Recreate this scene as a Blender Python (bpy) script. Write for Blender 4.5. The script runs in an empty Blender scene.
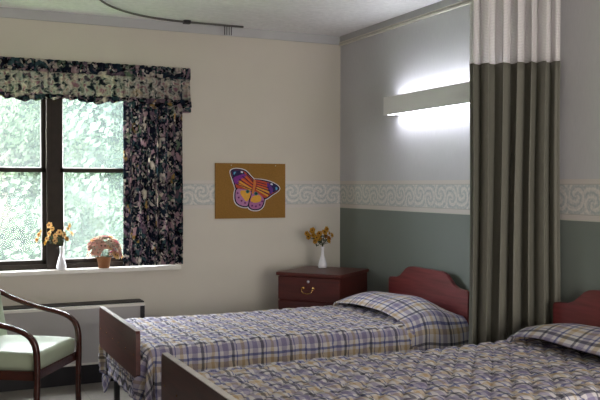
import bpy, bmesh, math, random
from mathutils import Vector, Matrix
PI = math.pi
sc = bpy.context.scene
col = sc.collection
R = random.Random(7)

# ------------------------------------------------------------------ camera
cam = bpy.data.cameras.new('camera'); cam_o = bpy.data.objects.new('camera', cam); col.objects.link(cam_o)
cam.sensor_width = 36; cam.lens = 825 / 600 * 36; cam.clip_start = .05; cam.clip_end = 300
cam_o.location = (-3.140, -6.026, 1.40)
YAW, PIT, ROL = .4318, -.0181, .0019
cam_o.rotation_mode = 'QUATERNION'
cam_o.rotation_quaternion = (Matrix.Rotation(-YAW, 3, 'Z') @ Matrix.Rotation(PI/2 + PIT, 3, 'X') @ Matrix.Rotation(ROL, 3, 'Z')).to_quaternion()
sc.camera = cam_o

# ------------------------------------------------------------------ world: overcast daylight
w = bpy.data.worlds.new('world'); sc.world = w; w.use_nodes = True
nt = w.node_tree; bg = nt.nodes['Background']
bg.inputs['Color'].default_value = (.94, .94, 1.0, 1)
bg.inputs['Strength'].default_value = 29.0
# the window's opening, told to the sampler (gives no light of its own)
pl = bpy.data.lights.new('window_portal', 'AREA'); pl.shape = 'RECTANGLE'; pl.size = 1.8; pl.size_y = 1.34
pl.cycles.is_portal = True
po = bpy.data.objects.new('window_portal', pl); col.objects.link(po)
po.location = (-2.28, .16, 1.47); po.rotation_euler = (-PI/2, 0, 0)
def fill_light(loc, e, c, sx, sy, rot=(0, 0, 0)):
    l = bpy.data.lights.new('fill_area', 'AREA'); l.shape = 'RECTANGLE'; l.size = sx; l.size_y = sy
    l.energy = e; l.color = c
    o = bpy.data.objects.new('fill_area', l); col.objects.link(o); o.location = loc; o.rotation_euler = rot
# added fill light behind the camera, brightens the room without a known source
fill_light((-1.35, -7.34, 1.15), 105, (1, .94, .88), 2.0, 1.6, (PI/2, 0, 0))

sc.view_settings.view_transform = 'Standard'; sc.view_settings.look = 'None'
sc.view_settings.gamma = 1; sc.view_settings.use_curve_mapping = False
sc.view_settings.exposure = 0.22

# ------------------------------------------------------------------ helpers
def lin(c):
    if isinstance(c, str):
        c = [int(c[i:i+2], 16) / 255 for i in (0, 2, 4)]
    return tuple((x / 12.92 if x <= .04045 else ((x + .055) / 1.055) ** 2.4) for x in c) + (1,)

class N:
    """small node builder"""
    def __init__(s, name):
        s.m = bpy.data.materials.new(name); s.m.use_nodes = True; s.t = s.m.node_tree
        s.b = s.t.nodes['Principled BSDF']
    def n(s, typ, **k):
        x = s.t.nodes.new(typ)
        for a, v in k.items(): setattr(x, a, v)
        return x
    def l(s, a, b): s.t.links.new(a, b)
    def put(s, sock, v):
        if isinstance(v, bpy.types.NodeSocket): s.l(v, sock)
        else: sock.default_value = v
    def math(s, op, a, b=None, c=None):
        x = s.n('ShaderNodeMath', operation=op)
        s.put(x.inputs[0], a)
        if b is not None: s.put(x.inputs[1], b)
        if c is not None: s.put(x.inputs[2], c)
        return x.outputs[0]
    def mix(s, f, a, b, blend='MIX'):
        x = s.n('ShaderNodeMix', data_type='RGBA', blend_type=blend)
        s.put(x.inputs[0], f); s.put(x.inputs[6], a); s.put(x.inputs[7], b)
        return x.outputs[2]
    def ramp(s, f, stops, interp='LINEAR'):
        x = s.n('ShaderNodeValToRGB'); cr = x.color_ramp; cr.interpolation = interp
        while len(cr.elements) < len(stops): cr.elements.new(.5)
        for e, (p, c) in zip(cr.elements, stops): e.position = p; e.color = c if len(c) == 4 else c + (1,)
        s.put(x.inputs[0], f); return x.outputs[0]
    def coord(s, out='Object'): return s.n('ShaderNodeTexCoord').outputs[out]
    def sep(s, v):
        x = s.n('ShaderNodeSeparateXYZ'); s.put(x.inputs[0], v); return x.outputs
    def noise(s, v, scale, detail=3, rough=.5, out=0):
        x = s.n('ShaderNodeTexNoise'); s.put(x.inputs['Vector'], v)
        x.inputs['Scale'].default_value = scale; x.inputs['Detail'].default_value = detail; x.inputs['Roughness'].default_value = rough
        return x.outputs[out]
    def mapping(s, v, scale=(1, 1, 1), rot=(0, 0, 0)):
        x = s.n('ShaderNodeMapping'); s.put(x.inputs[0], v); x.inputs['Scale'].default_value = scale; x.inputs['Rotation'].default_value = rot
        return x.outputs[0]
    def bump(s, h, st=.3, d=.002):
        x = s.n('ShaderNodeBump'); x.inputs['Strength'].default_value = st; x.inputs['Distance'].default_value = d
        s.put(x.inputs['Height'], h); s.l(x.outputs[0], s.b.inputs['Normal'])
    def out(s, col_, rough=.6, spec=.4, metal=0.):
        s.put(s.b.inputs['Base Color'], col_); s.put(s.b.inputs['Roughness'], rough)
        s.b.inputs['Specular IOR Level'].default_value = spec; s.b.inputs['Metallic'].default_value = metal
        return s.m

def mottled(name, c, rough=.6, spec=.4, metal=0., scale=8, amt=.06, bump=0., bscale=60):
    k = N(name); v = k.coord()
    f = k.noise(v, scale, 4)
    c = lin(c)
    d = tuple(x * (1 - amt * 2) for x in c[:3]) + (1,); e = tuple(min(1, x * (1 + amt * 2)) for x in c[:3]) + (1,)
    cc = k.ramp(f, [(.3, d), (.7, e)])
    if bump: k.bump(k.noise(v, bscale, 3), bump, .002)
    return k.out(cc, rough, spec, metal)

def wood(name, c1, c2, rough=.35, axis='Y', spec=.5):
    k = N(name); v = k.coord()
    s = {'X': (2, 26, 26), 'Y': (26, 2, 26), 'Z': (26, 26, 2)}[axis]
    f = k.noise(k.mapping(v, s), 1.6, 6, .6)
    return k.out(k.ramp(f, [(.25, lin(c1)), (.75, lin(c2))]), rough, spec)

# --- walls
def border_bits(k, along, z, up):
    """colour stack of a papered wall: up = colour above the border"""
    zc = k.math('SUBTRACT', z, 1.327)                   # border centre
    T = .215
    # scrolls: cells along the wall, each a spiral with turned neighbour
    nz = k.noise(k.coord(), 14, 2)
    wob = k.math('MULTIPLY', k.math('SUBTRACT', nz, .5), .035)
    a = k.math('ADD', k.math('DIVIDE', k.math('ADD', along, wob), .125), 100.0)
    cell = k.math('FLOOR', a)
    sg = k.math('SUBTRACT', k.math('MULTIPLY', k.math('MODULO', cell, 2.0), 2.0), 1.0)
    u = k.math('MULTIPLY', k.math('SUBTRACT', k.math('FRACT', a), .5), .125)
    vv = k.math('ADD', zc, k.math('MULTIPLY', sg, .018))
    r = k.math('SQRT', k.math('ADD', k.math('MULTIPLY', u, u), k.math('MULTIPLY', vv, vv)))
    th = k.math('MULTIPLY', k.math('ARCTAN2', vv, u), sg)
    ph = k.math('ADD', k.math('MULTIPLY', r, 150.0), k.math('ADD', k.math('MULTIPLY', th, 2.0), k.math('MULTIPLY', wob, 60.)))
    s1 = k.math('SINE', ph)
    s2 = k.math('MULTIPLY', k.math('SINE', k.math('MULTIPLY', ph, 2.7)), .35)
    sp = k.math('ADD', s1, s2)
    fine = k.noise(k.coord(), 70, 3)
    sp = k.math('ADD', k.math('MULTIPLY', sp, .24), k.math('ADD', k.math('MULTIPLY', k.math('SUBTRACT', fine, .5), 1.3), .5))
    scroll = k.ramp(sp, [(.08, lin('a9b0af')), (.34, lin('b9bcba')), (.62, lin('d0ccc6')), (.95, lin('dcd8d0'))])
    # inner band limits and edge bands
    az = k.math('ABSOLUTE', zc)
    edge = k.math('GREATER_THAN', az, T * .5 * .74)
    ecol = k.mix(k.math('GREATER_THAN', k.math('SINE', k.math('MULTIPLY', zc, 900.0)), .5), lin('d2ccc5'), lin('c6beb8'))
    c = k.mix(edge, scroll, ecol)
    line = k.math('COMPARE', az, T * .5 * .74, .0022)
    c = k.mix(line, c, lin('b5b2ab'))
    inb = k.math('LESS_THAN', az, T * .5)
    return c, inb

def wall_mat(name, along_axis, upper, lower, cap=None, weave=0.):
    k = N(name); v = k.coord(); o = k.sep(v)
    z = o[2]; al = o[along_axis]
    m = k.noise(v, 2.2, 4)
    def soft(c, a=.03):
        c = lin(c); return k.ramp(m, [(.25, tuple(x * (1 - a) for x in c[:3]) + (1,)), (.75, tuple(min(1, x * (1 + a)) for x in c[:3]) + (1,))])
    up = soft(upper)
    if weave:
        fn = k.noise(k.mapping(v, (260, 260, 14)), 1, 3)
        up = k.mix(weave, up, k.ramp(fn, [(.3, lin('5f605f')), (.7, lin('f0f0f0'))]), 'OVERLAY')
    lo = soft(lower)
    bc, inb = border_bits(k, al, z, up)
    c = k.mix(k.math('GREATER_THAN', z, 1.327), lo, up)
    c = k.mix(inb, c, bc)
    if cap: c = k.mix(k.math('COMPARE', z, 1.2175, .003), c, lin(cap))
    k.bump(k.noise(v, 90, 3), .12, .002)
    return k.out(c, .62, .3)

M = {}
M['wall_back'] = wall_mat('beige_painted_wall', 0, 'ccc5b8', 'cec8bc')
M['wall_right'] = wall_mat('grey_wallpaper_over_green_dado', 1, 'c3c2c4', '79817b', cap='c6c4b6', weave=.07)
M['wall_plain'] = mottled('plain_beige_wall', '7a6e61', .7, .2, scale=2)
M['ceiling'] = mottled('white_textured_ceiling', 'efeeee', .85, .15, scale=30, amt=.03, bump=.5, bscale=120)
M['crown'] = mottled('white_band', 'b9b9b9', .7, .2, scale=4, amt=.02)
M['cream'] = mottled('cream_moulding', 'd9d4c8', .5, .4, scale=9, amt=.03)
M['white_paint'] = mottled('white_sill_paint', 'd8d4cc', .35, .5, scale=6, amt=.03)
M['bronze'] = mottled('bronze_window_frame', '2c241e', .55, .2, scale=20, amt=.06)
M['steel'] = mottled('bright_metal_edge', 'b9bcc0', .3, .5, .9, scale=20, amt=.03)
M['heater'] = mottled('grey_heater_enamel', 'b0adab', .5, .4, scale=3, amt=.03)
M['black'] = mottled('black_enamel', '17161a', .5, .4, scale=10, amt=.1)
M['mahogany_dark'] = wood('dark_mahogany_laminate', '3a1713', '5c2a22', .42, 'Y')
M['mahogany'] = wood('red_mahogany', '5a2220', '84383a', .38, 'Y')
M['mahogany_x'] = wood('nightstand_mahogany', '3c1613', '5b2620', .36, 'X')
M['edge_glint'] = mottled('window_glint_edge', 'f0edea', .15, .8, scale=30, amt=.04)  # window light glancing off the footboard top, put into a pale colour
M['chairwood'] = wood('dark_cherry_chair_wood', '2f130f', '4b221a', .22, 'X', .6)
M['green_vinyl'] = mottled('pale_green_vinyl', 'abb7a0', .40, .5, scale=5, amt=.04, bump=.1, bscale=200)
M['brass'] = mottled('brass', 'b8935a', .25, .5, 1., scale=20, amt=.05)
M['mattress'] = mottled('pale_mattress_ticking', 'b9bcc4', .8, .2)
M['porcelain'] = mottled('white_porcelain', 'e6e6ea', .18, .6, amt=.01)
M['fixture'] = mottled('grey_fixture_enamel', 'e4e0e0', .45, .4, scale=4, amt=.02)
M['rail'] = mottled('grey_rail_paint', '5c5a58', .4, .4)

def floor_mat():
    k = N('vinyl_tile_floor'); v = k.coord()
    b = k.n('ShaderNodeTexBrick'); k.l(v, b.inputs['Vector']); b.offset = 0; b.inputs['Scale'].default_value = 1
    b.inputs['Brick Width'].default_value = .305; b.inputs['Row Height'].default_value = .305; b.inputs['Mortar Size'].default_value = .002
    b.inputs['Color1'].default_value = lin('8f8a84'); b.inputs['Color2'].default_value = lin('98928b'); b.inputs['Mortar'].default_value = lin('5e5954')
    c = k.mix(.35, b.outputs[0], k.ramp(k.noise(v, 60, 4), [(.3, lin('78736d')), (.7, lin('a8a39c'))]))
    return k.out(c, .28, .5)
M['floor'] = floor_mat()

def plaid(name, along=1.0):
    k = N(name); uv = k.sep(k.coord('UV'))
    wob = k.noise(k.coord('UV'), 9, 2)
    wv = k.math('MULTIPLY', k.math('SUBTRACT', wob, .5), .012)
    a = k.math('FRACT', k.math('DIVIDE', k.math('ADD', uv[0], wv), .17))
    b = k.math('FRACT', k.math('DIVIDE', k.math('ADD', uv[1], wv), .21))
    cream, navy, lav, tan, blue, grey = lin('e2dfe0'), lin('131a48'), lin('9a93b4'), lin('cbb694'), lin('43539c'), lin('6a7498')
    ca = k.ramp(a, [(0, navy), (.09, cream), (.20, lav), (.38, cream), (.49, blue), (.55, cream), (.66, tan), (.76, cream), (.90, blue), (.93, cream)], 'CONSTANT')
    cb = k.ramp(b, [(0, cream), (.12, tan), (.26, cream), (.34, blue), (.41, cream), (.52, lav), (.72, cream), (.80, navy), (.88, cream)], 'CONSTANT')
    c = k.mix(.5, ca, cb)
    # yarn-dyed look: dark stripes stay dark where they cross
    c = k.mix(.62, c, k.mix(1.0, ca, cb, 'MULTIPLY'))
    th = k.noise(k.mapping(k.coord('UV'), (1, 1, 1)), 420, 2)
    c = k.mix(.12, c, k.ramp(th, [(.35, lin('3a3a44')), (.65, lin('f4efe4'))]))
    k.bump(th, .15, .001)
    return k.out(c, .72, .25)
M['plaid'] = plaid('plaid_quilt_cotton')

def floral(name='dark_floral_chintz', light=0.):
    k = N(name); uv = k.coord('UV')
    d = k.n('ShaderNodeVectorMath', operation='ADD')
    nz = k.noise(uv, 12, 3, out=1)
    sc_ = k.n('ShaderNodeVectorMath', operation='SCALE'); k.l(nz, sc_.inputs[0]); sc_.inputs[3].default_value = .07
    k.l(uv, d.inputs[0]); k.l(sc_.outputs[0], d.inputs[1])
    v = k.n('ShaderNodeTexVoronoi'); k.l(d.outputs[0], v.inputs['Vector']); v.inputs['Scale'].default_value = 17
    s = k.sep(v.outputs['Color'])
    base = k.ramp(s[0], [(0, lin('1b2236')), (.22, lin('223244')), (.40, lin('4b6a70')), (.52, lin('84707f')), (.66, lin('c3a5ad')), (.78, lin('ded4c8')), (.90, lin('7d927a')), (.96, lin('c9a866'))], 'CONSTANT')
    v2 = k.n('ShaderNodeTexVoronoi'); k.l(d.outputs[0], v2.inputs['Vector']); v2.inputs['Scale'].default_value = 60
    s2 = k.sep(v2.outputs['Color'])
    c2 = k.ramp(s2[1], [(0, lin('10131f')), (.35, lin('2c3648')), (.55, lin('9d8894')), (.75, lin('46635f')), (.86, lin('e0d8cc'))], 'CONSTANT')
    f = k.ramp(k.noise(uv, 18, 2), [(.42, (0, 0, 0, 1)), (.55, (1, 1, 1, 1))])
    c = k.mix(f, base, c2)
    ed = k.ramp(v.outputs['Distance'], [(.0, (1, 1, 1, 1)), (.55, (.62, .62, .66, 1)), (.8, (.2, .2, .25, 1))])
    c = k.mix(.4, c, ed, 'MULTIPLY')
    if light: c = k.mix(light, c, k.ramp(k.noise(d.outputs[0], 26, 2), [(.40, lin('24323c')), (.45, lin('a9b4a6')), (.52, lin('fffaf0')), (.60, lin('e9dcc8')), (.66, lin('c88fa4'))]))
    m = k.out(c, .75, .2)
    tr = k.n('ShaderNodeBsdfTranslucent'); k.l(c, tr.inputs[0])
    mx = k.n('ShaderNodeMixShader'); mx.inputs[0].default_value = .48
    k.l(k.b.outputs[0], mx.inputs[1]); k.l(tr.outputs[0], mx.inputs[2]); k.l(mx.outputs[0], k.t.nodes['Material Output'].inputs[0])
    return m
M['floral'] = floral()
M['floral_backlit'] = floral('backlit_floral_chintz', .55)  # same chintz lightened: window backlight put into the skirt's colour

def cloth_green():
    k = N('olive_curtain_cloth')
    c = k.ramp(k.noise(k.coord(), 300, 2), [(.3, lin('68675d')), (.7, lin('75746a'))])
    return k.out(c, .7, .25)
M['olive'] = cloth_green()

def net():
    k = N('white_curtain_net'); uv = k.sep(k.coord('UV'))
    a = k.math('SINE', k.math('MULTIPLY', k.math('ADD', uv[0], uv[1]), 2 * PI / .016))
    b = k.math('SINE', k.math('MULTIPLY', k.math('SUBTRACT', uv[0], uv[1]), 2 * PI / .016))
    hole = k.math('GREATER_THAN', k.math('MULTIPLY', a, b), .28)
    k.out(lin('e6e2e2'), .7, .2)
    t = k.n('ShaderNodeBsdfTransparent'); mx = k.n('ShaderNodeMixShader')
    f = k.math('MULTIPLY', hole, .85)
    k.l(f, mx.inputs[0]); k.l(k.b.outputs[0], mx.inputs[1]); k.l(t.outputs[0], mx.inputs[2])
    k.l(mx.outputs[0], k.t.nodes['Material Output'].inputs[0])
    return k.m
M['net'] = net()

def glass():
    k = N('window_glass')
    t = k.n('ShaderNodeBsdfTransparent'); t.inputs[0].default_value = (.95, .97, .97, 1)
    g = k.n('ShaderNodeBsdfGlossy'); g.inputs['Roughness'].default_value = .02
    mx = k.n('ShaderNodeMixShader'); mx.inputs[0].default_value = .004
    k.l(t.outputs[0], mx.inputs[1]); k.l(g.outputs[0], mx.inputs[2]); k.l(mx.outputs[0], k.t.nodes['Material Output'].inputs[0])
    return k.m
M['glass'] = glass()

def haze():  # thin translucent sheet added to haze the view outside
    k = N('window_haze'); k.out(lin('8e9494'), .7, .1)
    t = k.n('ShaderNodeBsdfTransparent'); tl = k.n('ShaderNodeBsdfTranslucent'); tl.inputs[0].default_value = lin('aab4b4')
    m1 = k.n('ShaderNodeMixShader'); m1.inputs[0].default_value = .6; k.l(k.b.outputs[0], m1.inputs[1]); k.l(tl.outputs[0], m1.inputs[2])
    m2 = k.n('ShaderNodeMixShader'); m2.inputs[0].default_value = .085
    k.l(t.outputs[0], m2.inputs[1]); k.l(m1.outputs[0], m2.inputs[2]); k.l(m2.outputs[0], k.t.nodes['Material Output'].inputs[0])
    return k.m
M['haze'] = haze()

def emit(name, c, s):
    k = N(name); k.out(lin(c), .5)
    k.b.inputs['Emission Color'].default_value = lin(c); k.b.inputs['Emission Strength'].default_value = s
    return k.m
M['tube'] = emit('lit_fluorescent_diffuser', 'f3f6ff', 11)

def leafmat(name, c1, c2):
    k = N(name)
    o = k.n('ShaderNodeTexCoord').outputs['Object']
    c = k.ramp(k.noise(o, 1.1, 4), [(.42, lin(c1)), (.58, lin(c2))])
    k.out(c, .8, .05)
    tr = k.n('ShaderNodeBsdfTranslucent'); k.l(c, tr.inputs[0])
    mx = k.n('ShaderNodeMixShader'); mx.inputs[0].default_value = .3
    k.l(k.b.outputs[0], mx.inputs[1]); k.l(tr.outputs[0], mx.inputs[2]); k.l(mx.outputs[0], k.t.nodes['Material Output'].inputs[0])
    return k.m
M['leaf_a'] = leafmat('fresh_green_leaves', '313f2f', '6b7860')
M['leaf_b'] = leafmat('dull_green_leaves', '28362f', '5a695a')
M['hill'] = mottled('distant_woodland', '45533f', .95, .05, scale=2.2, amt=.16, bump=1., bscale=5)
M['bark'] = mottled('tree_bark', '5a5148', .9, .1)
M['grass'] = mottled('mown_grass', '7d9466', .9, .1, scale=3)

def ss(a, b, x):
    t = max(0, min(1, (x - a) / (b - a))); return t * t * (3 - 2 * t)

# --- geometry
def mesh(name, V, F, mat, parent=None, uv=None, smooth=False, mats=None, fm=None):
    me = bpy.data.meshes.new(name); me.from_pydata([tuple(v) for v in V], [], F)
    if mats:
        for m in mats: me.materials.append(m)
        if fm: me.polygons.foreach_set('material_index', fm)
    else: me.materials.append(mat)
    if uv:
        l = me.uv_layers.new(name='UVMap')
        for lp in me.loops: l.data[lp.index].uv = uv[lp.vertex_index]
    if smooth: me.polygons.foreach_set('use_smooth', [True] * len(me.polygons))
    me.update()
    o = bpy.data.objects.new(name, me); col.objects.link(o)
    if parent: o.parent = parent
    return o

def bmo(name, bm, mat, parent=None, smooth=False):
    bmesh.ops.recalc_face_normals(bm, faces=bm.faces[:])
    me = bpy.data.meshes.new(name); bm.to_mesh(me); bm.free(); me.materials.append(mat)
    if smooth: me.polygons.foreach_set('use_smooth', [True] * len(me.polygons))
    o = bpy.data.objects.new(name, me); col.objects.link(o)
    if parent: o.parent = parent
    return o

def add_box(bm, a, b, bev=0.):
    r = bmesh.ops.create_cube(bm, size=1)
    vs = r['verts']
    for v in vs:
        v.co = Vector([(a[i] + b[i]) / 2 + v.co[i] * (b[i] - a[i]) for i in range(3)])
    if bev:
        es = list({e for v in vs for e in v.link_edges})
        bmesh.ops.bevel(bm, geom=es, offset=bev, segments=2, affect='EDGES', profile=.6)

def box(name, a, b, mat, parent=None, bev=0.):
    bm = bmesh.new(); add_box(bm, a, b, bev); return bmo(name, bm, mat, parent)

def boxes(name, lst, mat, parent=None, bev=0.):
    bm = bmesh.new()
    for a, b in lst: add_box(bm, a, b, bev)
    return bmo(name, bm, mat, parent)

def prism(name, pts, axis, t0, t1, mat, parent=None, bev=0.):
    """extrude a 2-D outline along an axis"""
    bm = bmesh.new()
    def P(p, t):
        return {'X': (t, p[0], p[1]), 'Y': (p[0], t, p[1]), 'Z': (p[0], p[1], t)}[axis]
    A = [bm.verts.new(P(p, t0)) for p in pts]; B = [bm.verts.new(P(p, t1)) for p in pts]
    bm.faces.new(A); bm.faces.new(B[::-1])
    n = len(pts)
    for i in range(n): bm.faces.new((A[i], A[(i+1) % n], B[(i+1) % n], B[i]))
    if bev:
        bmesh.ops.recalc_face_normals(bm, faces=bm.faces[:])
        es = [e for e in bm.edges if len(e.link_faces) == 2 and (len(e.link_faces[0].verts) > 4 or len(e.link_faces[1].verts) > 4)]
        bmesh.ops.bevel(bm, geom=es, offset=bev, segments=2, affect='EDGES')
    return bmo(name, bm, mat, parent)

def smooth_path(pts, n=6):
    P = [Vector(p) for p in pts]; out = []
    for i in range(len(P) - 1):
        p0 = P[max(i-1, 0)]; p1 = P[i]; p2 = P[i+1]; p3 = P[min(i+2, len(P)-1)]
        for k in range(n):
            t = k / n
            out.append(.5 * ((2*p1) + (-p0+p2)*t + (2*p0-5*p1+4*p2-p3)*t*t + (-p0+3*p1-3*p2+p3)*t**3))
    out.append(P[-1]); return out

def add_tube(bm, path, rad, seg=8, sq=1.0):
    """rad: number, (a,b) or list of them per point; sq<1 flattens into a rounded bar"""
    path = [Vector(p) for p in path]; n = len(path); rings = []
    prev = None
    for i, p in enumerate(path):
        t = (path[min(i+1, n-1)] - path[max(i-1, 0)]).normalized()
        if prev is None:
            up = Vector((0, 0, 1)) if abs(t.z) < .9 else Vector((0, 1, 0))
            a = t.cross(up).normalized()
        else:
            a = (prev - t * prev.dot(t)).normalized()
        prev = a; b = t.cross(a)
        r = rad[i] if isinstance(rad, list) else rad
        ra, rb = r if isinstance(r, tuple) else (r, r)
        ring = []
        for k in range(seg):
            an = 2 * PI * (k + .5) / seg
            c, s = math.cos(an), math.sin(an)
            c = math.copysign(abs(c) ** sq, c); s = math.copysign(abs(s) ** sq, s)
            ring.append(bm.verts.new(p + a * ra * c + b * rb * s))
        rings.append(ring)
    for i in range(n - 1):
        for k in range(seg):
            bm.faces.new((rings[i][k], rings[i][(k+1) % seg], rings[i+1][(k+1) % seg], rings[i+1][k]))
    bm.faces.new(rings[0][::-1]); bm.faces.new(rings[-1])

def tube(name, path, rad, mat, parent=None, seg=8, sq=1.0):
    bm = bmesh.new(); add_tube(bm, path, rad, seg, sq); return bmo(name, bm, mat, parent, True)

def lathe(name, prof, mat, parent=None, seg=24, loc=(0, 0, 0)):
    V = []; F = []
    for r, z in prof:
        for k in range(seg):
            a = 2 * PI * k / seg; V.append((loc[0] + r * math.cos(a), loc[1] + r * math.sin(a), loc[2] + z))
    for i in range(len(prof) - 1):
        for k in range(seg):
            F.append((i*seg+k, i*seg+(k+1) % seg, (i+1)*seg+(k+1) % seg, (i+1)*seg+k))
    F.append(tuple(range(seg))[::-1])
    return mesh(name, V, F, mat, parent, smooth=True)

def thing(name, label, cat, loc=(0, 0, 0), rz=0., group=None):
    o = bpy.data.objects.new(name, None); col.objects.link(o); o.location = loc; o.rotation_euler = (0, 0, rz)
    o.empty_display_size = .1
    return tag(o, label, cat, group)

def tag(o, label, cat, group=None, kind=None):
    o['label'] = label; o['category'] = cat
    if group: o['group'] = group
    if kind: o['kind'] = kind
    return o

def struct(o): o['kind'] = 'structure'; return o

# ------------------------------------------------------------------ the room shell
H = 2.615
XL, YF = -4.6, -7.4
WX0, WX1, WZ0, WZ1 = -3.12, -1.44, .80, 2.20
struct(box('floor', (XL - .15, YF - .15, -.1), (.15, .0, 0), M['floor']))
struct(box('ceiling', (XL - .15, YF - .15, H), (.15, .2, H + .1), M['ceiling']))
struct(box('wall_right', (0, YF, 0), (.15, .2, H), M['wall_right']))
struct(box('wall_left', (XL - .15, YF, 0), (XL, .2, H), M['wall_plain']))
struct(box('wall_front', (XL, YF - .15, 0), (0, YF, H), M['wall_plain']))
struct(boxes('wall_back', [((XL, 0, 0), (WX0, .2, H)), ((WX1, 0, 0), (0, .2, H)), ((WX0, 0, 0), (WX1, .2, WZ0 - .02)), ((WX0, 0, WZ1), (WX1, .2, H))], M['wall_back']))
# white band under the ceiling
struct(box('trim_1', (XL, -.012, 2.548), (0, 0, H), M['crown']))
t2 = struct(box('trim_2', (-.012, YF, 2.55), (0, -.012, H), M['crown']))
struct(boxes('trim_3', [((-.024, YF, 2.537), (0, -.012, 2.55)), ((-.022, YF, 2.556), (-.012, -.012, 2.566))], M['cream'], bev=.003))
struct(box('baseboard_back', (XL, -.012, 0), (-.012, 0, .10), M['black']))
struct(box('baseboard_right', (-.012, YF, 0), (0, 0, .10), M['black']))
# wall panel under the window, slightly proud
struct(box('trim_4', (-3.4, -.014, .10), (-1.72, 0, .79), M['wall_back']))

# window
def build_window():
    win = struct(bpy.data.objects.new('window_1', None)); col.objects.link(win); win.location = (0, 0, 0)
    bm = bmesh.new()
    y0, y1 = .03, .13
    add_box(bm, (WX0, y0, WZ0), (WX1, y1, WZ0 + .035)); add_box(bm, (WX0, y0, WZ1 - .05), (WX1, y1, WZ1))
    add_box(bm, (WX0, y0, WZ0), (WX0 + .05, y1, WZ1)); add_box(bm, (WX1 - .04, y0, WZ0), (WX1, y1, WZ1))
    add_box(bm, (-2.325, y0 - .02, WZ0), (-2.235, y1, WZ1))
    bmo('window_frame', bm, M['bronze'], win)
    for x0, x1 in ((WX0 + .05, -2.325), (-2.235, WX1 - .04)):
        for (z0, z1, yy) in ((WZ0 + .035, 1.515, .05), (1.49, WZ1 - .05, .085)):
            s = .028; bm = bmesh.new()
            add_box(bm, (x0, yy, z0), (x1, yy + .03, z0 + s)); add_box(bm, (x0, yy, z1 - s), (x1, yy + .03, z1))
            add_box(bm, (x0, yy, z0), (x0 + s, yy + .03, z1)); add_box(bm, (x1 - s, yy, z0), (x1, yy + .03, z1))
            sash = bmo('sash', bm, M['bronze'], win)
            bm = bmesh.new(); q = .006
            add_box(bm, (x0 + s, yy + .004, z0 + s), (x0 + s + q, yy + .026, z1 - s)); add_box(bm, (x1 - s - q, yy + .004, z0 + s), (x1 - s, yy + .026, z1 - s))
            add_box(bm, (x0 + s, yy + .004, z0 + s), (x1 - s, yy + .026, z0 + s + q))
            bmo('glazing_strip', bm, M['steel'], sash)
            bx_s = box('haze_sheet', (x0 + s, yy + .028, z0 + s), (x1 - s, yy + .0285, z1 - s), M['haze'], sash)  # added haze sheet behind the pane
            box('pane', (x0 + s, yy + .013, z0 + s), (x1 - s, yy + .017, z1 - s), M['glass'], sash)
        xm = (x0 + x1) / 2
    box('window_sill', (-3.25, -.075, WZ0 - .03), (-1.372, .03, WZ0), M['white_paint'], win, .004)
build_window()

# ------------------------------------------------------------------ outdoors
struct(box('ground', (-40, .4, -1.4), (40, 60, -1.2), M['grass']))
def tree(x, y, h, rw, seed, mat, label):
    rr = random.Random(seed)
    t = thing('tree', label, 'tree', (x, y, -1.2), 0, 'trees outside the window')
    bm = bmesh.new()
    add_tube(bm, [(0, 0, 0), (.05, 0, h * .3), (0, .1, h * .6), (.1, 0, h * .85)], [.16, .13, .09, .03], 8)
    for k in range(5):
        a = rr.random() * 6.28; z = h * (.3 + .1 * k)
        add_tube(bm, [(0, 0, z), (math.cos(a) * rw * .4, math.sin(a) * rw * .4, z + .5), (math.cos(a) * rw * .75, math.sin(a) * rw * .75, z + .9)], [.06, .04, .015], 6)
    bmo('trunk', bm, M['bark'], t, True)
    V = []; F = []
    for c in range(70):
        a = rr.random() * 6.28; zz = rr.uniform(.08, 1.0); pr = math.sin(PI * min(1, zz * .78 + .18)) ** .6
        d = rw * pr * math.sqrt(rr.uniform(.25, 1)); cx, cy, cz = math.cos(a) * d, math.sin(a) * d, zz * h
        cr = rr.uniform(.35, .75)
        for q in range(330):
            v = Vector((rr.gauss(0, 1), rr.gauss(0, 1), rr.gauss(0, .7))).normalized() * cr * rr.uniform(.75, 1.05)
            p = Vector((cx, cy, cz)) + v
            n = (v.normalized() + Vector((rr.uniform(-.6, .6), rr.uniform(-.6, .6), rr.uniform(-.2, .9)))).normalized()
            u = n.orthogonal().normalized(); w_ = n.cross(u); s = rr.uniform(.035, .075); i = len(V)
            V += [p - u*s, p + w_*s*.55, p + u*s, p - w_*s*.55]; F.append((i, i+1, i+2, i+3))
    mesh('foliage', V, F, mat, t)
tree(-2.9, 7.5, 5.4, 2.1, 1, M['leaf_a'], 'pale leafy tree outside, behind the left window pane')
tree(.4, 8.6, 6.2, 2.3, 2, M['leaf_b'], 'pale leafy tree outside, behind the right window pane')
tree(-1.5, 12.5, 8.0, 2.8, 3, M['leaf_a'], 'taller tree further out, behind the window mullion')
tree(2.6, 13, 8.2, 2.9, 4, M['leaf_b'], 'taller tree further out, at the curtain edge')
tree(-5.2, 13, 8.0, 2.9, 5, M['leaf_b'], 'taller tree further out, at the left end of the window')
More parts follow.
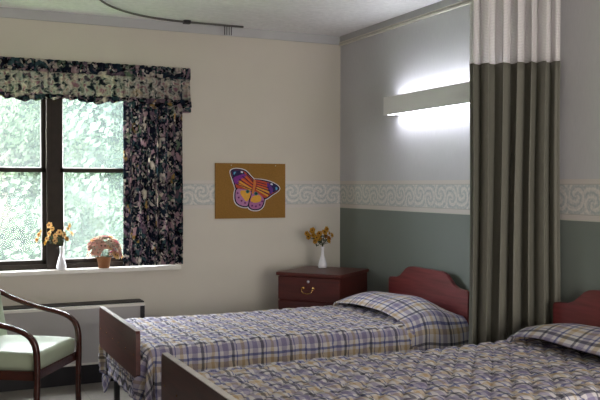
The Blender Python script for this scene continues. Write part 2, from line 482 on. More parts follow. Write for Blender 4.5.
for i, (bx_, by_) in enumerate(((-3.6, 4.6), (-1.7, 5.2), (.3, 5.0))):
    rr = random.Random(40 + i); V = []; F = []
    for c in range(26):
        a = rr.random() * 6.28; d = math.sqrt(rr.random()) * 1.0; cz = rr.uniform(.2, 1.5)
        for q in range(150):
            v = Vector((rr.gauss(0, 1), rr.gauss(0, 1), rr.gauss(0, .8))).normalized() * rr.uniform(.25, .45)
            p = Vector((math.cos(a) * d, math.sin(a) * d, cz)) + v
            n = (v.normalized() + Vector((rr.uniform(-.6, .6), rr.uniform(-.6, .6), rr.uniform(-.2, .9)))).normalized()
            u = n.orthogonal().normalized(); w_ = n.cross(u); s = rr.uniform(.04, .07); j = len(V)
            V += [p - u*s, p + w_*s*.6, p + u*s, p - w_*s*.6]; F.append((j, j+1, j+2, j+3))
    o = mesh('shrub', V, F, M['leaf_a'] if i % 2 else M['leaf_b']); o.location = (bx_, by_, -1.2)
    tag(o, ['low bush outside below the left window pane', 'low bush outside below the window mullion', 'low bush outside below the right window pane'][i], 'bush', 'bushes outside the window')

V = []; F = []; rr = random.Random(77); nx_, nz_ = 160, 60
from mathutils import noise as mnoise
for j in range(nz_ + 1):
    for i in range(nx_ + 1):
        x = -26 + 52 * i / nx_; z = -1.2 + 15 * j / nz_
        b = mnoise.noise(Vector((x * .35, z * .45, 1))) * 2.2 + mnoise.noise(Vector((x * 1.3, z * 1.5, 4))) * .8 + mnoise.noise(Vector((x * 4, z * 4, 8))) * .25
        V.append((x, 20 + j * .12 - b, z))
for j in range(nz_):
    for i in range(nx_): F.append((j*(nx_+1)+i, j*(nx_+1)+i+1, (j+1)*(nx_+1)+i+1, (j+1)*(nx_+1)+i))
o = mesh('woodland_slope', V, F, M['hill'], smooth=True); o['kind'] = 'structure'

# ------------------------------------------------------------------ heater cabinet under the window
ht = thing('convector_heater', 'long grey wall heater cabinet with black trim below the window', 'heater', (-2.55, -.02, 0))
hx0, hx1 = -.86, .875
box('body', (hx0, -.15, .15), (hx1 - .03, -.006, .545), M['heater'], ht)
box('front_lip', (hx0, -.168, .532), (hx1, -.14, .553), M['white_paint'], ht, .003)
box('top_grille', (hx0, -.14, .545), (hx1, -.006, .562), M['black'], ht)
box('end_cap', (hx1 - .03, -.16, .0), (hx1, -.006, .545), M['black'], ht)
box('base', (hx0, -.13, 0), (hx1 - .03, -.006, .15), M['black'], ht)
box('lower_lip', (hx0, -.158, .138), (hx1 - .03, -.13, .152), M['white_paint'], ht)

# ------------------------------------------------------------------ window curtains
def folded(name, pts, z0, z1, nz, mat, parent=None, pin=None, thick=.003, hem=None):
    """vertical cloth: pts = plan polyline, widening folds downwards via pin(zfrac)->scale about the line"""
    V = []; F = []; UV = []
    n = len(pts); s = 0; S = [0]
    for i in range(1, n): s += (Vector(pts[i]) - Vector(pts[i-1])).length; S.append(s)
    for j in range(nz + 1):
        t = j / nz
        for i, p in enumerate(pts):
            zl = z0 if hem is None else z0 + hem(i / (n - 1))
            q = pin(p, t, i) if pin else p
            V.append((q[0], q[1], z1 + (zl - z1) * t)); UV.append((S[i], z1 + (zl - z1) * t))
    for j in range(nz):
        for i in range(n - 1): F.append((j*n+i, j*n+i+1, (j+1)*n+i+1, (j+1)*n+i))
    o = mesh(name, V, F, mat, parent, uv=UV, smooth=True)
    m = o.modifiers.new('thickness', 'SOLIDIFY'); m.thickness = thick; m.offset = 0
    return o

def panel(x0, x1, label, seed):
    rr = random.Random(seed); n = 150; pts = []
    ph = [rr.random() * 6.28 for _ in range(4)]
    for i in range(n):
        u = i / (n - 1); x = x0 + (x1 - x0) * u
        y = -.066 + .036 * math.sin(u * 2 * PI * 6.5 + ph[0]) + .010 * math.sin(u * 2 * PI * 11 + ph[1])
        pts.append((x + .010 * math.sin(u * 2 * PI * 13 + ph[2]), y))
    def pin(p, t, i): return (p[0], -.06 + (p[1] + .06) * (.55 + .45 * t) + .004 * math.sin(t * 9 + i * .2))
    o = folded('window_curtain', pts, .812, 2.20, 24, M['floral'], None, pin)
    tag(o, label, 'curtain', 'floral window drapes')
panel(-1.80, -1.375, 'dark floral drape hanging at the right side of the window', 3)
panel(-3.22, -2.84, 'dark floral drape hanging at the left side of the window', 4)

def valance():
    t = thing('curtain_valance', 'gathered dark floral valance with scalloped hem across the window top', 'valance', (0, 0, 0))
    X0, X1 = -3.26, -1.325; n = 420; rr = random.Random(5)
    ph = [rr.random() * 6.28 for _ in range(6)]
    L = X1 - X0; D = .105
    tot = L + 2 * D
    base = []
    for i in range(n):
        s = tot * i / (n - 1)
        if s < D: p = (X0, -.012 - s); nn = (-1, 0)
        elif s < D + L: p = (X0 + s - D, -.012 - D); nn = (0, -1)
        else: p = (X1, -.012 - D + (s - D - L)); nn = (1, 0)
        a = .014 * math.sin(s * 2 * PI / .062 + ph[0] + 1.5 * math.sin(s * 5)) + .005 * math.sin(s * 2 * PI / .021 + ph[1])
        base.append((p, nn, a))
    def mk(name, z0, z1, amp, off, hem=None, nz=10, mt='floral'):
        pts = [(b[0][0] + b[1][0] * off, b[0][1] + b[1][1] * off) for b in base]
        def pin(p, tt, i):
            a = base[i][2] * (amp[0] + (amp[1] - amp[0]) * tt)
            return (p[0] + base[i][1][0] * a, p[1] + base[i][1][1] * a)
        return folded(name, pts, z0, z1, nz, M[mt], t, pin, .002, hem)
    hem = lambda u: .028 * abs(math.sin(u * tot * PI / .47 + .35)) * (1 if u < .93 else .2) - .006 * math.sin(u * tot * 60) - (.03 if u > .955 else 0)
    mk('heading', 2.178, 2.262, (.9, .7), .006, nz=4)
    mk('skirt', 2.022, 2.180, (.7, 1.5), .0, None, nz=8, mt='floral_backlit')
    mk('ruffle', 1.968, 2.026, (1.4, 2.1), .004, hem, nz=5)
    box('rod', (X0 + .02, -.105, 2.195), (X1 - .02, -.085, 2.235), M['black'], t)
valance()

# ------------------------------------------------------------------ corkboard poster with butterfly
def poster():
    t = thing('poster', 'brown board with a colourful butterfly cut-out hanging on the beige wall', 'poster', (-1.085, -.004, 1.14))
    W_, H_ = .586, .428
    cork = mottled('brown_cork', '8f6a35', .85, .15, scale=90, amt=.05)
    box('board', (0, -.012, 0), (W_, 0, H_), cork, t, .001)
    for x in (.13, .50): lathe('tack', [(.004, 0), (.004, .003), (.001, .005)], M['steel'], t, 8).rotation_euler = (PI/2, 0, 0)
    for o, x in zip([c for c in t.children if c.name.startswith('tack')], (.13, .50)): o.location = (x, -.012, H_ - .016)
    # outline coordinates read off a 514x400 enlargement; the board spans (27..427, 48..357)
    def C(p): return ((p[0] - 27) / 400 * W_, H_ - (p[1] - 48) / 309 * H_)
    cols = {}
    def flat(name, pts, c, lvl, parent):
        if c not in cols: cols[c] = mottled('print_' + c, c, .6, .3, scale=60, amt=.04)
        q = [C(p) for p in pts]
        return prism(name, q, 'Y', -.012 - .0012 * lvl, -.012 - .0012 * (lvl - 1) + .0002, cols[c], parent)
    def sm(pts, n=4):
        P = [Vector((p[0], p[1], 0)) for p in pts]; out = []; m = len(P)
        for i in range(m):
            p0, p1, p2, p3 = P[i-1], P[i], P[(i+1) % m], P[(i+2) % m]
            for k in range(n):
                u = k / n
                v = .5 * ((2*p1) + (-p0+p2)*u + (2*p0-5*p1+4*p2-p3)*u*u + (-p0+3*p1-3*p2+p3)*u**3); out.append((v.x, v.y))
        return out
    def grow(pts, g):
        cx = sum(p[0] for p in pts) / len(pts); cy = sum(p[1] for p in pts) / len(pts)
        out = []
        for x, y in pts:
            d = math.hypot(x - cx, y - cy); out.append((x + (x - cx) / d * g, y + (y - cy) / d * g))
        return out
    LU = [(240, 138), (222, 118), (200, 95), (175, 84), (140, 80), (116, 88), (112, 105), (124, 140), (134, 170), (140, 188), (160, 196), (200, 200), (232, 205), (244, 175)]
    RU = [(246, 140), (262, 138), (300, 143), (345, 155), (378, 172), (390, 190), (378, 206), (345, 226), (318, 245), (300, 246), (265, 222), (242, 205), (236, 175)]
    LL = [(232, 205), (190, 186), (150, 186), (136, 205), (135, 250), (148, 276), (175, 290), (204, 292), (214, 276), (222, 240)]
    RL = [(236, 205), (262, 205), (300, 238), (304, 258), (294, 290), (272, 308), (240, 310), (216, 298), (212, 275), (220, 240)]
    b = None
    for name, P, main in (('upper_wing', LU, 'b4442c'), ('upper_wing', RU, 'b4442c'), ('lower_wing', LL, 'b078a4'), ('lower_wing', RL, 'a86898')):
        P = sm(P)
        g = flat(name, grow(P, 7), 'd8d4dc', 1, t)
        flat('outline', grow(P, 2), '191430', 2, g)
        flat('field', grow(P, -5), main, 3, g)
        g['P'] = 1
    ws = [c for c in t.children if 'wing' in c.name]
    lu, ru, ll, rl = ws
    # left upper: purple tip, violet band, orange rays, yellow streaks, black veins
    flat('tip', sm([(118, 92), (150, 86), (180, 92), (188, 112), (160, 128), (138, 150), (124, 128)]), '1c1748', 4, lu)
    flat('band', sm([(126, 132), (150, 118), (186, 108), (200, 118), (170, 140), (148, 165), (134, 160)]), '7a2a86', 5, lu)
    flat('spot', sm([(128, 98), (140, 96), (134, 108), (128, 112)]), '5aa0c8', 6, lu)
    flat('spot', sm([(168, 92), (178, 94), (178, 102), (168, 100)]), 'd8d8e8', 6, lu)
    for p0, p1, wd in (((150, 150), (232, 190), 7), ((150, 168), (228, 198), 6), ((166, 136), (236, 176), 6), ((186, 120), (238, 160), 6)):
        flat('streak', [p0, (p0[0] + 8, p0[1] - wd), p1, (p1[0] - 8, p1[1] + 3)], 'dba23a' if p0[1] > 140 else 'd4642c', 5, lu)
    for p0, p1 in (((140, 165), (236, 196)), ((158, 140), (238, 184)), ((176, 122), (238, 168)), ((200, 110), (240, 152))):
        flat('vein', [p0, (p0[0] + 2, p0[1] - 4), p1, (p1[0] - 2, p1[1] + 3)], '1a1030', 6, lu)
    flat('tip', sm([(345, 158), (376, 172), (386, 188), (374, 202), (350, 212), (330, 190), (322, 165)]), '1c1748', 4, ru)
    flat('band', sm([(318, 158), (334, 166), (352, 192), (348, 214), (334, 220), (322, 190)]), '5a2a80', 5, ru)
    flat('spot', sm([(368, 180), (378, 186), (376, 196), (368, 198)]), '5aa0c8', 6, ru)
    flat('spot', sm([(340, 160), (350, 163), (348, 170), (338, 167)]), 'd8d8e8', 6, ru)
    for p0, p1, c in (((322, 236), (256, 190), 'dba23a'), ((334, 218), (258, 180), 'dba23a'), ((328, 198), (262, 168), 'd4642c'), ((318, 178), (262, 156), 'c84a2c')):
        flat('streak', [p0, (p0[0] + 4, p0[1] - 9), p1, (p1[0], p1[1] + 7)], c, 5, ru)
    for p0, p1 in (((330, 226), (252, 186)), ((334, 206), (254, 174)), ((326, 188), (256, 162)), ((312, 168), (256, 150))):
        flat('vein', [p0, (p0[0] + 2, p0[1] - 4), p1, (p1[0] - 2, p1[1] + 3)], '1a1030', 6, ru)
    flat('patch', sm([(170, 200), (205, 202), (222, 212), (218, 240), (200, 262), (180, 240), (166, 218)]), 'dba23a', 5, ll)
    flat('patch', sm([(240, 232), (270, 226), (284, 240), (278, 262), (250, 270), (226, 262), (226, 246)]), 'dba23a', 5, rl)
    for x, y in ((206, 206), (254, 218)):
        g = ll if x < 230 else rl
        flat('eye', sm([(x - 11, y), (x, y - 11), (x + 11, y), (x, y + 11)]), '1e6a5c', 6, g)
        flat('pupil', sm([(x - 5, y), (x, y - 5), (x + 5, y), (x, y + 5)]), '101830', 7, g)
    for pts, g in (([(150, 215), (156, 240), (172, 258), (192, 270)], ll), ([(290, 262), (276, 282), (254, 290), (232, 286)], rl)):
        for x, y in pts: flat('speck', sm([(x - 6, y), (x, y - 6), (x + 6, y), (x, y + 6)]), '6a2a6a', 5, g)
    flat('body', sm([(240, 140), (248, 138), (252, 160), (246, 195), (238, 218), (230, 214), (234, 190), (238, 160)]), 'd07a3a', 8, t)
    for c in t.children_recursive:
        if 'P' in c: del c['P']
poster()

# ------------------------------------------------------------------ wall light over the first bed
def wall_light():
    t = thing('wall_light', 'long grey up-and-down light fixture lit on the wall above the bed', 'light fixture', (0, -.905, 1.90))
    Lg = 1.22
    k = box('housing', (-.125, -Lg, 0), (-.112, 0, .128), M['fixture'], t, .002)
    box('end_plate', (-.112, -.012, .004), (-.001, 0, .124), M['fixture'], t)
    box('end_plate', (-.112, -Lg, .004), (-.001, -Lg + .012, .124), M['fixture'], t)
    box('back_plate', (-.03, -Lg + .012, .02), (-.001, -.012, .11), M['fixture'], t)
    box('upper_diffuser', (-.110, -Lg + .014, .085), (-.070, -.014, .112), M['tube'], t)
    box('lower_diffuser', (-.110, -Lg + .014, .002), (-.070, -.014, .034), M['tube'], t)
wall_light()

# ------------------------------------------------------------------ ceiling tracks
def arc(cx, cy, r, a0, a1, n=12): return [(cx + r * math.cos(a0 + (a1 - a0) * i / n), cy + r * math.sin(a0 + (a1 - a0) * i / n), 2.600) for i in range(n + 1)]
def track():
    t = thing('curtain_track', 'curved dark curtain track on the ceiling beside the window wall', 'curtain track', (0, 0, 0))
    path = [(-2.14, -2.2, 2.600), (-2.14, -1.5, 2.600)] + arc(-1.34, -.93, .80, PI, PI / 2, 16) + [(-1.30, -.13, 2.600), (-.90, -.13, 2.600)]
    tube('rail', path, (.008, .008), M['rail'], t, 6)
    box('joint', (-1.37, -.150, 2.588), (-1.32, -.110, 2.612), M['black'], t)
    for i in range(4): tube('carrier', [(-1.05 + i * .018, -.13, 2.592), (-1.05 + i * .018, -.13, 2.53)], .0028, M['black'], t, 5)
track()
t = thing('curtain_track', 'straight pale curtain track on the ceiling above the olive privacy curtain', 'curtain track', (0, 0, 0))
tube('rail', [(-.014, -2.43, 2.60), (-2.40, -2.2, 2.60)], .010, M['steel'], t, 6)

# ------------------------------------------------------------------ privacy curtain
def privacy():
    t = thing('privacy_curtain', 'olive green privacy curtain with white net top hanging between the beds', 'curtain', (0, 0, 0))
    A = Vector((-.395, -2.29)); B = Vector((-.020, -2.58)); n = 220
    d = (B - A); L = d.length; d.normalize(); nn = Vector((-d.y, d.x)) * -1
    pts = []
    for i in range(n):
        u = i / (n - 1)
        amp = .050
        f = math.sin(u * 2 * PI * 6.2 + .6 * math.sin(u * 9))
        f = math.copysign(abs(f) ** .7, f)
        p = A + d * (u * L + .012 * math.sin(u * 2 * PI * 12.4)) + nn * amp * f * (1 if .03 < u < .97 else .5)
        pts.append((min(p.x, -.016), p.y))
    def pin(p, tt, i):
        u = i / (n - 1); q = A + d * (u * L)
        k = .8 + .25 * tt
        return (min(-.014, q.x + (p[0] - q.x) * k + .010 * math.sin(3 * tt + u * 4)), q.y + (p[1] - q.y) * k)
    def pin0(p, tt, i):
        u = i / (n - 1); q = A + d * (u * L); k = .8
        return (min(-.014, q.x + (p[0] - q.x) * k + .010 * math.sin(u * 4)), q.y + (p[1] - q.y) * k)
    hem = lambda u: .30 * ss(.42, .56, u)        # the last folds lie on the bed head
    folded('cloth', pts, .30, 2.066, 20, M['olive'], t, pin, .003, hem)
    folded('net_top', pts, 2.056, 2.592, 8, M['net'], t, pin0, .001)
privacy()

# ------------------------------------------------------------------ beds
def drape(name, xh, xf, yc, hw, zt, drop, rnd, mat, quilt=.019, step=.0095, parent=None, hump=None, foot=True, jit=0, cell=(.105, .066), wr=.004, dropf=None):
    """cloth laid over a box: flat sheet coordinates (u from head, v across)"""
    Lt = abs(xf - xh); r = rnd
    U1 = Lt - r + r * PI / 2 + ((dropf or drop) if foot else 0) if foot else Lt
    V1 = hw - r + r * PI / 2 + drop
    nu = int(U1 / step); nv = int(2 * V1 / step)
    V = []; F = []; UV = []
    rr = random.Random(jit + 11); q = [rr.random() * 6.28 for _ in range(8)]
    for i in range(nu + 1):
        u = U1 * i / nu
        for j in range(nv + 1):
            v = -V1 + 2 * V1 * j / nv
            cu = min(u, Lt - r) if foot else u; cv = max(-(hw - r), min(hw - r, v))
            du, dv = u - cu, v - cv; s = math.hypot(du, dv)
            if s > 1e-9: dx, dy = du / s, dv / s
            else: dx = dy = 0
            ph = min(s / r, PI / 2); ho = r * math.sin(ph); vd = r * (1 - math.cos(ph)) + max(0, s - r * PI / 2)
            nx, ny, nz = math.sin(ph) * dx, math.sin(ph) * dy, math.cos(ph)
            x = cu + dx * ho; y = cv + dy * ho; z = -vd
            # folds of the hanging part and the corner
            below = max(0, s - r)
            fl = .010 * math.sin(u * 11 + q[0]) * min(1, below / .2) + .006 * math.sin(u * 23 + q[1]) * min(1, below / .2)
            if du > 0 and abs(dv) > 0: fl += .035 * math.sin(math.atan2(abs(dv), du) * 8) * min(1, below / .15)
            fl += below * .06
            # quilting
            h = 0
            if quilt:
                cu_, cv_ = cell
                k = v / cv_
                best = 9
                for m in (math.floor(k) - 1, math.floor(k), math.floor(k) + 1, math.floor(k) + 2):
                    ln = m + .38 * math.sin(2 * PI * u / cu_ + (PI if m % 2 else 0))
                    best = min(best, abs(k - ln))
                h = quilt * (min(1, best / .36) ** .55 - .75)
            h += wr * (math.sin(u * 5.1 + q[2] + 2 * math.sin(v * 3 + q[3])) + .6 * math.sin(v * 9 + u * 4 + q[4]))
            hh = hump(u, v) if hump else 0
            off = h + fl * math.sin(ph)
            V.append((xh - (x + nx * off), yc + y + ny * off, zt + z + nz * h + hh)); UV.append((u + jit * .07, v + jit * .05))
    n = nv + 1
    for i in range(nu):
        for j in range(nv): F.append((i*n+j, i*n+j+1, (i+1)*n+j+1, (i+1)*n+j))
    o = mesh(name, V, F, mat, parent, uv=UV, smooth=True)
    md = o.modifiers.new('thickness', 'SOLIDIFY'); md.thickness = .006; md.offset = -1 if True else 1
    return o

def headboard_outline(w):
    half = [(0, .32), (0, .728), (.012, .744), (.05, .748), (.11, .752), (.15, .766), (.19, .795), (.225, .822), (.26, .836), (.30, .842)]
    pts = [(-w / 2 + y, z) for y, z in half]
    return pts + [(-p[0], p[1]) for p in pts[::-1]]

def bed(yb, dz, label, fx, px, qd, lab_sp, lab_pl, jit):
    W_ = .95
    t = thing('bed', label, 'bed', (0, yb, dz), 0, 'single beds')
    prism('headboard', headboard_outline(W_), 'X', -.074, -.048, M['mahogany'], t, .003)
    # foot panel
    fo = [(-W_ / 2, .635), (-W_ / 2 + .012, .648), (W_ / 2 - .012, .648), (W_ / 2, .635), (W_ / 2, .425), (W_ / 2 - .02, .405), (-W_ / 2 + .02, .405), (-W_ / 2, .425)]
    p = prism('footboard', fo, 'X', fx, fx + .024, M['mahogany_dark'], t)
    box('edge_strip', (fx - .001, -W_ / 2 + .012, .648), (fx + .025, W_ / 2 - .012, .652), M['edge_glint'], p)  # pale strip stands in for the window's reflection on the edge
    for s in (-1, 1):
        for i in range(3): 
            b_ = lathe('screw', [(.005, 0), (.005, .002), (.002, .003)], M['brass'], p, 8); b_.rotation_euler = (0, -PI/2, 0); b_.location = (fx, s * (W_ / 2 - .05 - i * .18), .52)
    for sx, x in ((0, -.10), (1, fx + .10)):
        for s in (-1, 1):
            y = s * (W_ / 2 - .035) if sx else s * (W_ / 2 - .09)
            bm = bmesh.new(); add_box(bm, (x - .015, y - .018, .06 - dz), (x + .015, y + .018, .40)); l = bmo('leg', bm, M['black'], t)
            bm = bmesh.new(); add_tube(bm, [(x, y - .014, .032 - dz), (x, y + .014, .032 - dz)], .032, 14); bmo('caster', bm, M['black'], l, True)
    boxes('frame', [((fx + .03, -.42, .27), (-.08, -.385, .31)), ((fx + .03, .385, .27), (-.08, .42, .31)), ((fx + .03, -.42, .27), (fx + .06, .42, .31)), ((-.11, -.42, .27), (-.08, .42, .31)), ((fx + .06, -.385, .285), (-.11, .385, .30))], M['black'], t)
    for s in (-1, 1):
        box('bracket', (fx + .024, s * .38 - .02, .27), (fx + .030, s * .38 + .02, .50), M['black'], t)
        box('bracket', (-.085, s * .38 - .02, .27), (-.067, s * .38 + .02, .50), M['black'], t)
    m = box('mattress', (fx + .12, -.43, .315), (-.085, .43, .505), M['mattress'], None, .035)
    tag(m, 'mattress under the plaid spread on the ' + lab_sp.split('|')[1], 'mattress')
    sp = drape('bedspread', -.08, fx + .043, 0, .495 if not dz else .53, .562, .27, .055, M['plaid'], quilt=qd, jit=jit, wr=.0035, dropf=.25)
    tag(sp, lab_sp.split('|')[0], 'bedspread', 'plaid bedspreads')
    # plaid covered pillow: the spread's end folded over it
    Lp = -px
    def hump(u, v):
        e = 1 - ss(.10, .50, abs(v) ** 1.15)
        e = e * .7 + .3 * (1 - ss(.43, .53, abs(v)))
        p_ = math.sin(PI * min(1, max(0, (u + .05) / Lp)) ** 1.15) ** .75 if -.05 < u < Lp - .05 else 0
        return (.115 if not dz else .125) * p_ * e + .006 * math.sin(u * 19 + v * 7)
    pc = drape('pillow', -.085, px, 0, .505 if not dz else .47, .574, .20, .075, M['plaid'], quilt=0., step=.014, hump=hump, foot=False, jit=jit + 3, wr=.003)
    tag(pc, lab_pl, 'pillow', 'plaid pillows')
    for o_ in (m, sp, pc): o_.location = (0, yb, dz)
    if dz: sp.location.y -= .032; pc.location.y -= .02
    return t
bed(-1.375, 0, 'single bed with red-brown scalloped headboard beside the nightstand', -2.140, -.52, .012,
    'quilted plaid bedspread on the bed nearer the window|bed nearer the window',
    'plaid covered pillow against the headboard left of the curtain', 0)
bed(-3.075, .035, 'single bed in the foreground, right of the olive curtain', -2.21, -.42, .016,
    'quilted plaid bedspread on the foreground bed|foreground bed',
    'plaid covered pillow in front of the olive curtain, nearest the camera', 5)

# ------------------------------------------------------------------ nightstand
def nightstand():
    a = math.radians(-52)
    t = thing('nightstand', 'dark mahogany nightstand with brass drawer pull standing in the corner', 'nightstand', (-.385, -.470, 0), a)
    w2, d2, h = .262, .265, .760       # local x along the front, -y is the front
    boxes('body', [((-w2 + .012, -d2 + .03, .05), (w2 - .012, d2 - .01, h - .025)), ((-w2 + .02, -d2 + .05, 0), (w2 - .02, d2 - .02, .05))], M['mahogany_x'], t, .002)
    box('top', (-w2, -d2, h - .026), (w2, d2, h), M['mahogany_x'], t, .006)
    bm = bmesh.new(); add_box(bm, (-w2 + .012, -d2 + .012, h - .20), (w2 - .012, -d2 + .03, h - .032), .004)
    dr = bmo('drawer', bm, M['mahogany_x'], t)
    hz = h - .118; yy = -d2 + .012
    bm = bmesh.new()
    add_tube(bm, smooth_path([(-.042, yy, hz + .008), (-.044, yy - .022, hz), (-.032, yy - .026, hz - .022), (0, yy - .026, hz - .028), (.032, yy - .026, hz - .022), (.044, yy - .022, hz), (.042, yy, hz + .008)], 4), .0042, 7)
    for s in (-1, 1): add_tube(bm, [(s * .042, yy + .001, hz + .008), (s * .042, yy - .006, hz + .008)], .011, 10)
    bmo('handle', bm, M['brass'], dr, True)
    bm = bmesh.new(); add_tube(bm, [(0, yy + .001, h - .062), (0, yy - .005, h - .062)], .010, 14); bmo('lock', bm, M['steel'], dr, True)
    for k in range(2):
        z1 = h - .212 - k * .255
        bm = bmesh.new(); add_box(bm, (-w2 + .012, -d2 + .012, z1 - .245), (w2 - .012, -d2 + .03, z1), .004)
        d_ = bmo('drawer', bm, M['mahogany_x'], t)
        bm = bmesh.new(); hz = z1 - .12
        add_tube(bm, smooth_path([(-.042, yy, hz + .008), (-.044, yy - .022, hz), (0, yy - .026, hz - .028), (.044, yy - .022, hz), (.042, yy, hz + .008)], 4), .0042, 7)
        bmo('handle', bm, M['brass'], d_, True)
nightstand()

# ------------------------------------------------------------------ flowers
def petalmat(n, a, b): 
    k = N(n); c = k.ramp(k.noise(k.coord(), 120, 2), [(.35, lin(a)), (.65, lin(b))]); k.out(c, .7, .2)
    tr = k.n('ShaderNodeBsdfTranslucent'); k.l(c, tr.inputs[0]); mx = k.n('ShaderNodeMixShader'); mx.inputs[0].default_value = .4
    k.l(k.b.outputs[0], mx.inputs[1]); k.l(tr.outputs[0], mx.inputs[2]); k.l(mx.outputs[0], k.t.nodes['Material Output'].inputs[0])
    return k.m
M['pet_y'] = petalmat('golden_silk_petals', 'b8862c', 'd9ab4a')
M['pet_c'] = petalmat('peach_silk_petals', 'e2bd84', 'f4dca8')
M['pet_p'] = petalmat('pink_silk_petals', 'f0c4b8', 'fce6da')
M['pet_m'] = petalmat('mauve_silk_petals', 'c08090', 'dcaab2')
M['pet_w'] = petalmat('cream_silk_petals', 'ece2d4', 'f8f2e8')
M['pet_o'] = petalmat('rust_silk_petals', '8f5a24', 'b57a34')
M['ctr'] = mottled('brown_flower_centre', '5a3418', .8, .1)
M['stem'] = mottled('green_stem', '3f4a2a', .7, .2)
M['leafs'] = mottled('dark_silk_leaf', '39452b', .6, .2)
M['wicker'] = N('wicker').m
def wicker():
    k = N('tan_wicker'); v = k.coord(); s = k.sep(v)
    a = k.math('SINE', k.math('MULTIPLY', k.math('ARCTAN2', s[1], s[0]), 18.)); b = k.math('SINE', k.math('MULTIPLY', s[2], 520.))
    f = k.math('ADD', k.math('MULTIPLY', k.math('MULTIPLY', a, b), .5), .5)
    k.bump(f, .9, .004)
    return k.out(k.ramp(f, [(0, lin('6e4328')), (1, lin('b57c50'))]), .6, .3)
M['wicker'] = wicker()

def blossom(name, p, n, r, mat, parent, rr):
    """ruffled five/six petal blossom around axis n"""
    n = n.normalized(); a = n.orthogonal().normalized(); b = n.cross(a); V = []; F = []
    for lay in range(2):
        k = 6; rad = r * (1, .62)[lay]; lift = (.15, .5)[lay] * r
        for i in range(k):
            th = 2 * PI * (i + .5 * lay) / k + rr.random() * .3
            d = a * math.cos(th) + b * math.sin(th); e = n.cross(d)
            j = len(V); w_ = rad * .52
            V += [p + n * .1 * r, p + d * rad * .55 + e * w_ + n * lift, p + d * rad + n * (lift * 1.1), p + d * rad * .55 - e * w_ + n * lift, p + d * rad * .55 + n * lift * .5]
            F += [(j, j+1, j+4), (j+1, j+2, j+4), (j+2, j+3, j+4), (j+3, j, j+4)]
    o = mesh(name, V, F, mat, parent, smooth=False)
    md = o.modifiers.new('thickness', 'SOLIDIFY'); md.thickness = .0008
    bm = bmesh.new(); bmesh.ops.create_icosphere(bm, subdivisions=1, radius=r * .24)
    for v in bm.verts: v.co = v.co + p + n * r * .3
    bmo('flower_centre', bm, M['ctr'], o, True)
    return o

def leaf(p, d, L, parent, mat=None):
    d = d.normalized(); s = d.cross(Vector((0, 0, 1)));
    if s.length < .1: s = Vector((1, 0, 0))
    s.normalize(); up = s.cross(d)
    V = [p, p + d * L * .5 + s * L * .2, p + d * L, p + d * L * .5 - s * L * .2, p + d * L * .5 + up * L * .06]
    o = mesh('leaf', V, [(0, 1, 4), (1, 2, 4), (2, 3, 4), (3, 0, 4)], mat or M['leafs'], parent)
    md = o.modifiers.new('thickness', 'SOLIDIFY'); md.thickness = .0006

def bud_vase(loc, label, h=.165, r=.036):
    o = lathe('bud_vase', [(.02, 0), (r * .92, .002), (r, .018), (r * .93, .035), (r * .62, .07), (r * .36, .10), (r * .29, .125), (r * .31, h * .93), (r * .42, h), (r * .34, h), (r * .22, h - .01), (r * .2, .09), (r * .5, .05), (.004, .02)], M['porcelain'])
    o.location = loc; tag(o, label, 'vase', 'white bud vases'); return o

def spray(base, rim, heads, r, mats, label, grp, seed, leaves=True):
    rr = random.Random(seed); base = Vector(base)
    words = 'first second third fourth fifth sixth seventh eighth ninth tenth eleventh twelfth thirteenth fourteenth fifteenth sixteenth'.split()
    heads = [(x * 1.15 - .018, y, z) for x, y, z in heads]
    heads = sorted(heads, key=lambda q: q[0])
    for i, (dx, dy, dz) in enumerate(heads):
        lab = ('leftmost ' if i == 0 else 'rightmost ' if i == len(heads) - 1 else words[i] + ' from left, ') + label
        t = thing('artificial_flower', lab, 'flower', tuple(base), 0, grp)
        top = Vector((dx, dy, dz)); a = rr.random() * 6.28
        path = smooth_path([(math.cos(a) * .002, math.sin(a) * .002, .03), (math.cos(a) * .004, math.sin(a) * .004, rim), (dx * .35, dy * .35, rim + (dz - rim) * .5), tuple(top)], 4)
        tube('stem', path, .0013, M['stem'], t, 5)
        n = Vector((dx * 3, dy * 3 - .12, .06)) + Vector((rr.uniform(-.1, .1), rr.uniform(-.1, .1), rr.uniform(-.05, .1)))
        blossom('blossom', top, n, r * rr.uniform(.8, 1.15), rr.choice(mats), t, rr)
        if leaves:
            for q in range(3):
                pp = Vector((dx * .5, dy * .5, rim + (dz - rim) * rr.uniform(.4, .7))); leaf(pp, Vector((rr.uniform(-1, 1), rr.uniform(-1, 1), rr.uniform(-.3, .6))), .04, t)

# window-sill vase (camera sees x to the right)
bud_vase((-2.235, -.035, .80), 'white bud vase of peach flowers on the window sill')
hs = [(-.125, -.01, .215), (-.10, .0, .27), (-.115, -.02, .25), (-.07, -.03, .22), (-.05, .01, .255), (-.04, -.03, .29), (-.02, -.02, .24), (.0, -.03, .265), (.03, .01, .245), (.05, -.03, .285), (.045, -.02, .215), (.075, .0, .25), (-.075, .0, .19), (.06, -.01, .31), (-.02, -.01, .205), (-.055, -.02, .315)]
spray((-2.235, -.035, .80), .165, hs, .023, [M['pet_c'], M['pet_y'], M['pet_c']], 'peach silk flower in the white vase on the window sill', 'flowers in the sill vase', 3)
# nightstand vase
bud_vase((-.318, -.32, .7605), 'white bud vase of golden flowers on the nightstand')
hs = [(-.105, -.01, .27), (-.085, .0, .245), (-.06, -.02, .255), (-.055, .01, .29), (-.035, -.02, .235), (-.02, -.03, .265), (-.01, .0, .225), (.02, -.02, .275), (.035, .01, .245), (.03, -.03, .30), (.055, -.01, .225), (.065, .01, .265), (.05, -.02, .205), (-.045, -.02, .21), (.08, 0, .25)]
spray((-.318, -.32, .7605), .165, hs, .026, [M['pet_y'], M['pet_o'], M['pet_y']], 'golden silk flower in the white vase on the nightstand', 'flowers in the nightstand vase', 8)

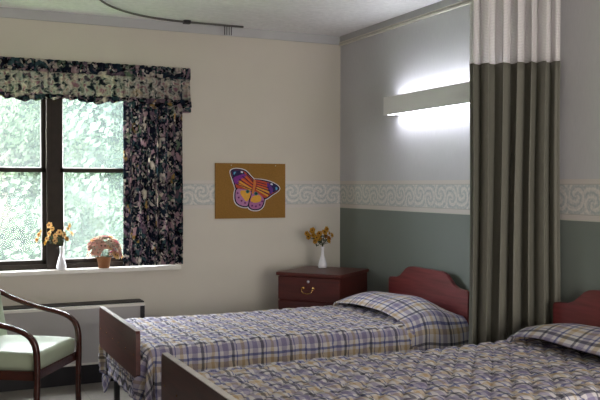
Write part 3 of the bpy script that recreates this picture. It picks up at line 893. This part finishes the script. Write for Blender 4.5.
# wicker basket on the sill
def basket():
    t = thing('wicker_basket', 'small wicker basket with hoop handle full of pink flowers on the sill', 'basket', (-1.935, -.03, .80))
    lathe('bowl', [(.034, 0), (.038, .004), (.050, .07), (.053, .078), (.048, .08), (.044, .07), (.032, .01)], M['wicker'], t, 28)
    path = [(.052 * 1.45 * math.cos(a), 0, .075 + .135 * math.sin(a)) for a in [PI * i / 20 for i in range(21)]]
    path[0] = (.050, 0, .07); path[-1] = (-.050, 0, .07)
    tube('handle', path, .0035, M['wicker'], t, 6)
    rr = random.Random(21)
    labs = 'artificial pink or cream flower heaped in the wicker basket'
    k = 0
    for i in range(92):
        a = rr.random() * 6.28; el = math.asin(rr.uniform(.0, .99))
        R_ = .118 if i % 3 else .10
        x = math.cos(a) * math.cos(el) * R_; y = math.sin(a) * math.cos(el) * R_ * .45; z = .095 + math.sin(el) * .125 - .02 * (el < .3)
        mt, cn = rr.choice([('pet_w', 'cream'), ('pet_p', 'pink'), ('pet_p', 'pink'), ('pet_m', 'mauve'), ('pet_w', 'cream'), ('pet_c', 'peach')])
        labs = cn + ' silk flower in the ' + ('top' if el > .95 else 'middle' if el > .45 else 'bottom') + (' left' if x < -.03 else ' right' if x > .03 else ' centre') + ' of the wicker basket bouquet'
        f = thing('artificial_flower', labs, 'flower', (-1.935, -.03, .80), 0, 'flowers in the wicker basket')
        tube('stem', [(x * .2, y * .2, .03), (x * .45, y * .5, .08), (x * .95, y * .95, z * .98)], .001, M['stem'], f, 4)
        blossom('blossom', Vector((x, y, z)), Vector((x, y - .03, z - .06)), rr.uniform(.026, .034), M[mt], f, rr)
basket()

# ------------------------------------------------------------------ armchair
def armchair():
    rz = math.atan2(-.28, .45)        # local -y... front faces +x,-y
    # local frame: +x forward, +y towards the chair's left (far) side
    fwd = Vector((.85, -.53, 0)).normalized(); rzz = math.atan2(fwd.y, fwd.x)
    t = thing('armchair', 'pale green vinyl armchair with curved dark wood arms beside the heater', 'chair', (-2.68, -1.175, .0), rzz)
    hw = .265
    # seat cushion
    bm = bmesh.new(); add_box(bm, (-.22, -hw + .012, .415), (.275, hw - .012, .510), .03)
    bmesh.ops.subdivide_edges(bm, edges=[e for e in bm.edges if e.calc_length() > .2], cuts=5, use_grid_fill=True)
    for v in bm.verts:
        if v.co.z > .485: v.co.z += .022 * max(0, 1 - (v.co.x / .3) ** 2) * max(0, 1 - (v.co.y / .27) ** 2)
    bmo('seat', bm, M['green_vinyl'], t, True)
    # back cushion, leaning
    bm = bmesh.new(); add_box(bm, (-.205, -hw + .004, .48), (-.14, hw - .004, .90), .03)
    for v in bm.verts: v.co.x -= (v.co.z - .48) * .17
    bmo('backrest', bm, M['green_vinyl'], t, True)
    boxes('seat_rail', [((-.24, -hw, .37), (.27, -hw + .025, .42)), ((-.24, hw - .025, .37), (.27, hw, .42)), ((.245, -hw, .37), (.27, hw, .42)), ((-.24, -hw, .37), (-.215, hw, .42))], M['chairwood'], t, .004)
    for s in (-1, 1):
        y = s * (hw + .012)
        path = smooth_path([(-.345, y * .96, .81), (-.25, y, .78), (-.10, y * 1.02, .715), (.05, y * 1.03, .67), (.16, y * 1.03, .645), (.235, y * 1.02, .61), (.272, y * 1.01, .55), (.280, y, .42), (.275, y, .20), (.285, y, .0)], 6)
        n = len(path); rad = []
        for i in range(n):
            f = i / n; rad.append((.020, .014) if f < .6 else (.017, .017 - .004 * (f - .6)))
        tube('arm', path, rad, M['chairwood'], t, 10, .75)
        tube('rear_leg', smooth_path([(-.385, y * .94, .87), (-.33, y * .94, .62), (-.265, y * .94, .38), (-.275, y * .94, .18), (-.33, y * .94, 0)], 5), .017, M['chairwood'], t, 8, .75)
    tube('top_rail', smooth_path([(-.382, -hw * .95, .87), (-.395, 0, .892), (-.382, hw * .95, .87)], 6), (.014, .018), M['chairwood'], t, 8, .75)
armchair()

# made-up frame around the added fill light, unseen behind the camera
struct(boxes('fill_frame', [((-2.45, YF, .24), (-2.36, YF + .05, 2.06)), ((-.34, YF, .24), (-.25, YF + .05, 2.06)), ((-2.36, YF, .24), (-.34, YF + .05, .33)), ((-2.36, YF, 1.97), (-.34, YF + .05, 2.06))], M['white_paint']))
